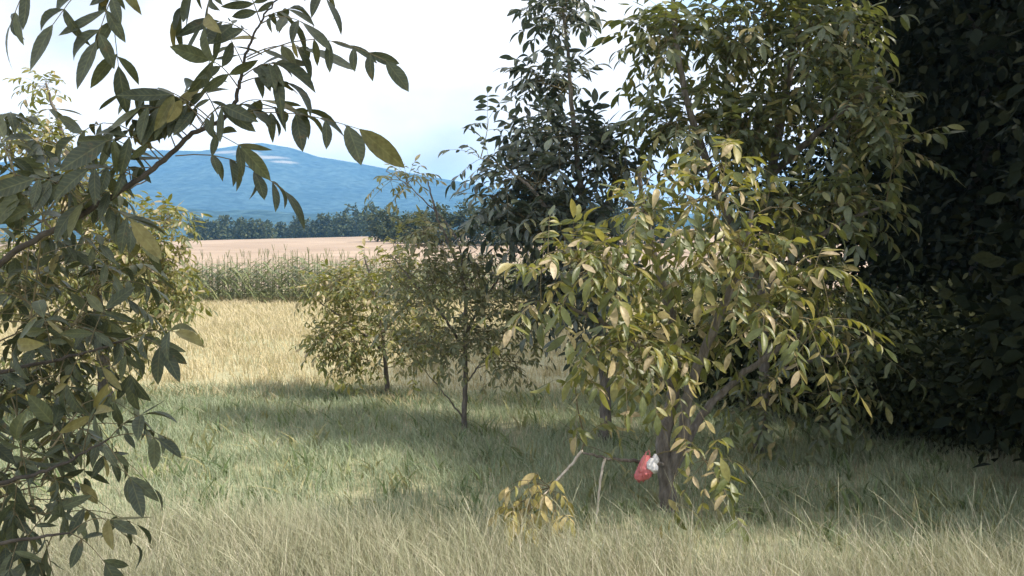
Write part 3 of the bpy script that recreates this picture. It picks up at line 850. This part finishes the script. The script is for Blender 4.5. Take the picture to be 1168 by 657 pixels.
# ------------------------------------------------------------------ other trees and shrubs (small leaves)
def leafy(name, base, label, cat, group, blobs, nleaf, size, mat, trunk_r, bark='bark_dark', height=None, clump=0.25, trunk='trunk'):
    """blobs: (dx, dy, z, rx, ry, rz) in metres about the base"""
    root = empty(name, base)
    tag(root, label, cat, group)
    base = np.asarray(base, float)
    vol = np.array([bb[3] * bb[4] * bb[5] for bb in blobs]) ** 0.67
    tot = vol / vol.sum()
    h = max(bb[2] + bb[5] * 0.4 for bb in blobs)
    tp = smooth_line([base - [0, 0, 0.1], base + [rng.normal(0, .03) * h, 0, h * 0.35], base + [rng.normal(0, .05) * h, rng.normal(0, .03) * h, h * 0.7], base + [rng.normal(0, .05) * h, 0, h]], 5, 0.003 * h)
    V, Fc = tube(tp, [trunk_r, trunk_r * 0.7, trunk_r * 0.2], 7)
    mesh_obj(trunk, V, Fc, M[bark], root, smooth=True)
    parts = []
    O, X, N = [], [], []
    for bb, f in zip(blobs, tot):
        c = base + np.array(bb[:3]); r = np.array(bb[3:6])
        p0 = tp[int(np.clip((bb[2] - 0.35 * bb[5]) / h, 0.15, 0.95) * (len(tp) - 1))]
        mid = 0.5 * (p0 + c) - UP * 0.1
        ts = np.linspace(0, 1, 6)[:, None]
        C = (1 - ts) ** 2 * p0 + 2 * ts * (1 - ts) * mid + ts ** 2 * c
        V, Fc = tube(C, [trunk_r * 0.4, trunk_r * 0.1], 5)
        mesh_obj('branch', V, Fc, M[bark], root, smooth=True)
        nl = max(8, int(nleaf * f))
        nc = max(3, nl // 14)
        d = rng.normal(size=(nc, 3)); d /= np.linalg.norm(d, axis=1)[:, None]
        cc = c + d * r * (rng.uniform(0.15, 1.05, nc) ** 0.5)[:, None]
        k = rng.integers(0, nc, nl)
        pos = cc[k] + rng.normal(0, clump, (nl, 3)) * np.minimum(r, 1.0)
        ax = (pos - c) / r + rng.normal(0, 0.9, (nl, 3)) - [0, 0, 0.3]
        nn = rng.normal(0, 0.7, (nl, 3)) + [0, 0, 0.9]
        ax /= np.linalg.norm(ax, axis=1)[:, None]
        nn -= ax * np.sum(ax * nn, 1)[:, None]
        nn /= np.linalg.norm(nn, axis=1)[:, None] + 1e-9
        ok = pos[:, 2] > base[2] + 0.02
        O.append(pos[ok]); X.append(ax[ok]); N.append(nn[ok])
    O, X, N = np.concatenate(O), np.concatenate(X), np.concatenate(N)
    s = size * rng.uniform(0.6, 1.3, len(O))
    V, Fc, T, U = merge_leaves(O, X, N, s, np.ones(len(O)), rng.integers(0, 3, len(O)), SIMPLE)
    tag(mesh_obj('crown', V, Fc, M[mat], root, tint=T), kind='stuff')
    return root


def wood_blobs(h, spread, n, low=0.05):
    res = []
    for k in range(n):
        z = h * (low + (0.97 - low) * (k + 0.5) / n)
        rr = spread * (0.55 + 0.45 * math.sin(math.pi * min(1, 0.2 + z / h * 0.75)))
        a = k * 2.4 + random.uniform(0, 0.6)
        q = rr * random.uniform(0.2, 0.55)
        res.append((q * math.cos(a), q * math.sin(a), z, rr * 0.75, rr * 0.75, h / n * 1.3))
    return res


FOR = 'dark trees of the wood on the right'
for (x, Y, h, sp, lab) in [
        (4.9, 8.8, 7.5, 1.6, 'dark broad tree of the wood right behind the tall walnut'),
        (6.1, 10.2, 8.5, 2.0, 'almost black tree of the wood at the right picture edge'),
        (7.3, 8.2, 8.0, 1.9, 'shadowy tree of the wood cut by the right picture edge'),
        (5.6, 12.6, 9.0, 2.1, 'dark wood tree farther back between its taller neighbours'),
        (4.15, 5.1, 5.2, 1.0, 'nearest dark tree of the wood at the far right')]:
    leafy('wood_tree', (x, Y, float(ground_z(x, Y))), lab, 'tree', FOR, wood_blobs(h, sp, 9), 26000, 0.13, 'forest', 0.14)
# undergrowth in front of the wood
SH = 'undergrowth shrubs along the wood'
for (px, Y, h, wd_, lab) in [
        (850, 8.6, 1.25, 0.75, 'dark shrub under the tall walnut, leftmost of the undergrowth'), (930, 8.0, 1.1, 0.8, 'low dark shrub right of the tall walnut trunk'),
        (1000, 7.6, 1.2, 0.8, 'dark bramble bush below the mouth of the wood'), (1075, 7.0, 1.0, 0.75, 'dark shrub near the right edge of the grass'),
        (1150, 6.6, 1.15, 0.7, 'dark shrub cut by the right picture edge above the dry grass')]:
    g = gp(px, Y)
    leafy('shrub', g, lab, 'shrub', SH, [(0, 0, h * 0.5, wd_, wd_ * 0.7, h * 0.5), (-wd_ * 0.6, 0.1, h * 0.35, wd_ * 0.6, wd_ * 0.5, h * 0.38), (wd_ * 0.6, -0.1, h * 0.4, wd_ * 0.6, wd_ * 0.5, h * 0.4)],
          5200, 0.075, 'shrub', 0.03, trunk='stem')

# unseen tree, added only so that its crown shades the near branches
leafy('walnut_tree', (3.3, 0.3, 0.0), 'added walnut tree out of view behind the viewer, there only to shade the near branches', 'tree', ORCH,
      [(-1.0, 1.0, 5.0, 1.2, 1.1, 0.9), (-0.2, 0.6, 5.6, 1.2, 1.2, 1.0), (-1.7, 1.3, 5.6, 0.9, 0.9, 0.8), (0.2, 0.2, 4.6, 1.0, 1.0, 0.8), (-0.9, 1.1, 6.3, 1.1, 1.1, 0.8)], 4200, 0.17, 'walnut', 0.11, 'bark')

# middle distance wood edge across the stubble
MID = 'trees along the far side of the stubble field'
mids = [(440, 95, 240, 30), (468, 88, 246, 26), (497, 82, 238, 34), (528, 84, 235, 36), (560, 80, 232, 38), (594, 83, 236, 36), (628, 80, 230, 40), (664, 84, 234, 40), (702, 80, 228, 42), (745, 82, 232, 40)]
ml = ['dark far tree at the left end of the row across the stubble', 'second far tree of the row across the stubble', 'third far tree of the row across the stubble, right of the thin twigs',
      'far dark tree of the row just right of the slender walnut top', 'far dark tree below the low end of the mountain ridge', 'far dark tree behind the gap between the walnuts',
      'far dark tree glimpsed behind the pointed walnut', 'far dark tree hidden mostly by the pointed walnut', 'far dark tree glimpsed behind the sunlit walnut', 'far dark tree at the right end of the row, mostly hidden']
for (px, Y, top, wpx), lab in zip(mids, ml):
    g = gp(px, Y)
    h = at(px, top, Y)[2] - g[2]
    sp = wpx / F_ * Y * 0.75
    leafy('far_tree', g, lab, 'tree', MID, wood_blobs(h, sp, 6), 2600, 0.34, 'far_tree', 0.16, clump=0.2)
# trees beyond the crest of the field
FAR = 'hazy trees beyond the stubble field'
fl = [(225, 252), (246, 256), (262, 250), (283, 254), (301, 252), (322, 257), (340, 250), (357, 254), (374, 248), (392, 246), (408, 240), (424, 236)]
ordn = ['leftmost', 'second', 'third', 'fourth', 'fifth', 'sixth', 'seventh', 'eighth', 'ninth', 'tenth', 'eleventh', 'twelfth']
for i, (px, top) in enumerate(fl):
    Y = 175 + 18 * random.random()
    g = gp(px, Y)
    h = at(px, top, Y)[2] - g[2]
    leafy('far_tree', g, '%s hazy tree from the left beyond the crest of the stubble field' % ordn[i], 'tree', FAR, wood_blobs(h, random.uniform(2.0, 3.2), 5), 1300, 0.75, 'far_tree', 0.2, clump=0.25)

# ------------------------------------------------------------------ corn
def corn():
    V, Fc, T = [], [], []
    n = 0
    for row in range(7):
        yy = 22.9 + row * 0.62
        for x in np.arange(-15.5, 7.5, 0.17):
            x0 = x + random.uniform(-0.06, 0.06); y0 = yy + random.uniform(-0.08, 0.08) + 0.04 * x0
            z0 = float(ground_z(x0, y0))
            h = random.uniform(0.85, 1.25) * (1 + 0.10 * math.sin(x0 * 0.9 + 1) + 0.08 * math.sin(x0 * 2.3 + row))
            if random.random() < 0.10: continue
            tb = random.random()
            # stalk
            for a in (0, 1.57):
                dx, dy = 0.008 * math.cos(a), 0.008 * math.sin(a)
                V += [(x0 - dx, y0 - dy, z0), (x0 + dx, y0 + dy, z0), (x0 + dx * .5, y0 + dy * .5, z0 + h), (x0 - dx * .5, y0 - dy * .5, z0 + h)]
                Fc.append((n, n + 1, n + 2, n + 3)); T += [tb] * 4; n += 4
            for k in range(11):
                z = z0 + h * (0.08 + 0.84 * k / 11)
                a = k * 3.14 + random.uniform(-0.7, 0.7)
                Ln = random.uniform(0.4, 0.72) * (1 - 0.35 * abs(k / 10 - 0.45))
                up = random.uniform(0.25, 0.55)
                w = 0.045
                tv = (tb * 0.5 + random.random() * 0.5) % 1
                ca, sa = math.cos(a), math.sin(a)
                prev = None
                for q in range(4):
                    t = q / 3
                    r = Ln * t; zz = z + Ln * (up * t * 1.6 - 1.15 * t * t)
                    ww = w * (1 - t * 0.9)
                    V += [(x0 + ca * r - sa * ww, y0 + sa * r + ca * ww, zz), (x0 + ca * r + sa * ww, y0 + sa * r - ca * ww, zz)]
                    T += [tv] * 2
                    if q: Fc.append((n - 2, n - 1, n + 1, n))
                    n += 2
            for k in range(3 if random.random() < 0.4 else 0):   # tassel
                a = random.uniform(0, 6.28); d = 0.06
                V += [(x0 - .006, y0, z0 + h - 0.05), (x0 + .006, y0, z0 + h - 0.05), (x0 + d * math.cos(a) + .004, y0 + d * math.sin(a), z0 + h + 0.16), (x0 + d * math.cos(a) - .004, y0 + d * math.sin(a), z0 + h + 0.16)]
                Fc.append((n, n + 1, n + 2, n + 3)); T += [0.94] * 4; n += 4
    o = mesh_obj('corn', np.array(V), np.array(Fc), M['corn'], tint=np.array(T))
    tag(o, 'strip of standing corn between the meadow and the stubble field', 'corn', kind='stuff')


corn()

# ------------------------------------------------------------------ grass
def grass(name, P, h, width, lean, mat, label, seg=3, tint=None, seed_head=0.0):
    n = len(P)
    az = rng.uniform(0, 2 * math.pi, n)
    wa = rng.uniform(0, 2 * math.pi, n)
    lean = lean * rng.uniform(0.2, 1.3, n) * h
    pref = np.array([-0.35, 0.1])
    D = np.stack([np.cos(az), np.sin(az)], -1) + pref
    Wd = np.stack([np.cos(wa), np.sin(wa)], -1)
    VV = []
    for k in range(seg + 1):
        t = k / seg
        c = np.empty((n, 3))
        c[:, :2] = P[:, :2] + D * (lean * t * t)[:, None]
        c[:, 2] = P[:, 2] + h * (t - 0.28 * t * t * np.clip(lean / h, 0, 1.5))
        ww = width * (1 - t ** 1.5) * 0.5 + 0.0004
        if seed_head: ww = ww + seed_head * (abs(t - 0.85) < 0.2) * width
        if k < seg:
            a = c.copy(); a[:, :2] += Wd * ww[:, None]
            b_ = c.copy(); b_[:, :2] -= Wd * ww[:, None]
            VV += [a, b_]
        else:
            VV.append(c)
    nv = len(VV)
    V = np.stack(VV, 1).reshape(-1, 3)
    base = np.arange(n)[:, None] * nv
    tris = []
    for k in range(seg - 1):
        a = 2 * k
        tris += [(a, a + 1, a + 3), (a, a + 3, a + 2)]
    tris.append((2 * seg - 2, 2 * seg - 1, 2 * seg))
    Fc = (np.array(tris)[None] + base[:, :, None]).reshape(-1, 3)
    tt = np.repeat(tint if tint is not None else rng.uniform(0, 1, n), nv)
    o = mesh_obj(name, V, Fc, M[mat], tint=tt)
    tag(o, label, 'grass', kind='stuff')
    return o


def wedge(n, y0, y1, extra=1.6, slope=0.70):
    y = np.sqrt(rng.uniform(y0 ** 2, y1 ** 2, n))
    x = rng.uniform(-1, 1, n) * (slope * y + extra)
    return np.stack([x, y, ground_z(x, y)], -1)


def clumped(n, y0, y1, per=14, spread=0.05, **k):
    c = wedge(n // per, y0, y1, **k)
    P = np.repeat(c, per, 0)
    P[:, :2] += rng.normal(0, spread, (len(P), 2))
    P[:, 2] = ground_z(P[:, 0], P[:, 1])
    tt = np.repeat(rng.uniform(0, 1, n // per), per)
    pv = noise2(P[:, 0] * 1.5, P[:, 1] * 1.5, 4, 31)
    ok = pv + rng.normal(0, 0.35, n // per).repeat(per) > -0.75
    P = P[ok]
    return P, np.clip(tt[ok] * 0.6 + 0.3 + 0.35 * pv[ok], 0, 1)
    return P, np.repeat(rng.uniform(0, 1, n // per), per)


# tall dry grass at the front
P, ct = clumped(76000, 2.2, 4.75, 16, 0.07)
edge = 4.35 + 0.35 * noise2(P[:, 0] * 1.3, P[:, 1] * 0, 3, 21)
keep = P[:, 1] < edge
P, ct = P[keep], ct[keep]
hh = rng.uniform(0.16, 0.36, len(P)) * (0.75 + 0.5 * ct)
grass('grass', P, hh, np.full(len(P), 0.0027), 0.55, 'grass_dry', 'tall dry straw coloured grass along the front of the meadow', 4, (ct * 0.4 + rng.uniform(0, 0.6, len(P))) % 1)
P, ct = clumped(1300, 2.4, 4.5, 5, 0.05)
grass('grass', P, rng.uniform(0.28, 0.5, len(P)), np.full(len(P), 0.0022), 0.6, 'grass_dry', 'long bleached grass stalks with seed heads at the front', 5, rng.uniform(0.5, 0.99, len(P)), 0.7)
# shaded green meadow
P, ct = clumped(150000, 4.0, 9.2, 14, 0.06)
grass('grass', P, rng.uniform(0.05, 0.14, len(P)) * (0.7 + 0.6 * ct), 0.0026 + 0.0005 * P[:, 1], 0.6, 'grass_green', 'short green grass in the shade of the walnut trees', 3, (ct * 0.5 + rng.uniform(0, 0.5, len(P))) % 1)
P, ct = clumped(5200, 3.6, 9.0, 7, 0.05)
grass('weeds', P, rng.uniform(0.08, 0.22, len(P)), rng.uniform(0.014, 0.032, len(P)), 1.1, 'weed', 'scattered broad leaved weeds among the shaded grass', 4, ct)
# sunlit pale meadow
P, ct = clumped(130000, 8.4, 24.0, 12, 0.10, slope=0.66)
grass('grass', P, rng.uniform(0.06, 0.16, len(P)) * (0.7 + 0.7 * ct), 0.003 + 0.0009 * P[:, 1], 0.6, 'grass_hay', 'pale sunlit grass of the open meadow before the corn', 2, (ct * 0.5 + rng.uniform(0, 0.5, len(P))) % 1)

# ------------------------------------------------------------------ red and white bag caught on the low branch
def bag():
    c = at(738, 531, 4.9)
    root = empty('plastic_bag', c)
    tag(root, 'crumpled red and white plastic bag caught on the low branch by the trunk', 'bag')
    mr, t, o = new_mat('red_plastic')
    p = t.nodes.new('ShaderNodeBsdfPrincipled'); p.inputs['Base Color'].default_value = (0.60, 0.17, 0.18, 1); p.inputs['Roughness'].default_value = 0.35
    t.links.new(p.outputs[0], o.inputs['Surface'])
    mw, t, o = new_mat('white_plastic')
    p = t.nodes.new('ShaderNodeBsdfPrincipled'); p.inputs['Base Color'].default_value = (0.78, 0.78, 0.82, 1); p.inputs['Roughness'].default_value = 0.35
    t.links.new(p.outputs[0], o.inputs['Surface'])
    def crumple(cx, cy, cz, rx, ry, rz, seed, mat, name, taper=0.4, open_top=True):
        """a sagging film sack with sharp random folds, gathered at its top"""
        r_ = np.random.default_rng(seed)
        nu, nvv = 26, 16
        fold = r_.normal(0, 1, nu)
        fold2 = r_.normal(0, 1, (nvv + 1, nu))
        V, Fc = [], []
        for i in range(nvv + 1):
            t = i / nvv                                   # 0 top, 1 bottom
            prof = (0.22 + 0.78 * min(1, (t / 0.55)) ** 0.8) * (1 - 0.75 * max(0, (t - 0.75) / 0.25) ** 2)
            for j in range(nu):
                ph = 2 * math.pi * j / nu
                k = prof * (1 + 0.20 * fold[j] * (1 - 0.5 * t) + 0.10 * fold2[i, j] * t)
                z = rz * (1 - 2 * t) + 0.12 * rz * fold2[i, (j * 3) % nu] * t - 0.18 * rz * math.sin(ph + seed) * t
                V.append(c + 0.82 * np.array([cx + math.cos(ph) * rx * k, cy + math.sin(ph) * ry * k, cz + z]))
        for i in range(nvv):
            for j in range(nu):
                Fc.append((i * nu + j, (i + 1) * nu + j, (i + 1) * nu + (j + 1) % nu, i * nu + (j + 1) % nu))
        return mesh_obj(name, np.array(V), np.array(Fc), mat, root)
    crumple(-0.008, 0.0, -0.01, 0.06, 0.04, 0.085, 11, mr, 'bag_body')
    crumple(-0.042, -0.008, -0.055, 0.04, 0.03, 0.055, 5, mr, 'bag_corner')
    crumple(0.034, -0.026, 0.012, 0.042, 0.024, 0.05, 8, mw, 'white_panel')
    crumple(0.055, -0.02, 0.055, 0.022, 0.018, 0.034, 3, mw, 'white_fold')
    V, Fc = tube(smooth_line([c + [-0.01, 0, 0.05], c + [-0.006, 0.01, 0.07], c + [0.012, 0.03, 0.08], c + [0.02, 0.03, 0.06], c + [0.015, 0.0, 0.04]], 5, 0.001), [0.006, 0.003, 0.004], 6)
    mesh_obj('handle', V, Fc, mr, root, smooth=True)


bag()

# ------------------------------------------------------------------ air
def haze():
    x0, x1, y0, y1, z0, z1 = -3050, 3050, -230, 3250, -30, 215
    V = [(x0, y0, z0), (x1, y0, z0), (x1, y1, z0), (x0, y1, z0), (x0, y0, z1), (x1, y0, z1), (x1, y1, z1), (x0, y1, z1)]
    Fc = [(0, 3, 2, 1), (4, 5, 6, 7), (0, 1, 5, 4), (1, 2, 6, 5), (2, 3, 7, 6), (3, 0, 4, 7)]
    m, t, o = new_mat('haze')
    v = t.nodes.new('ShaderNodeVolumePrincipled')
    v.inputs['Color'].default_value = (0.24, 0.55, 1.0, 1)
    v.inputs['Density'].default_value = 0.00044
    v.inputs['Anisotropy'].default_value = 0.2
    t.links.new(v.outputs[0], o.inputs['Volume'])
    ob = mesh_obj('haze', np.array(V, float), np.array(Fc), m)
    tag(ob, kind='stuff')


haze()
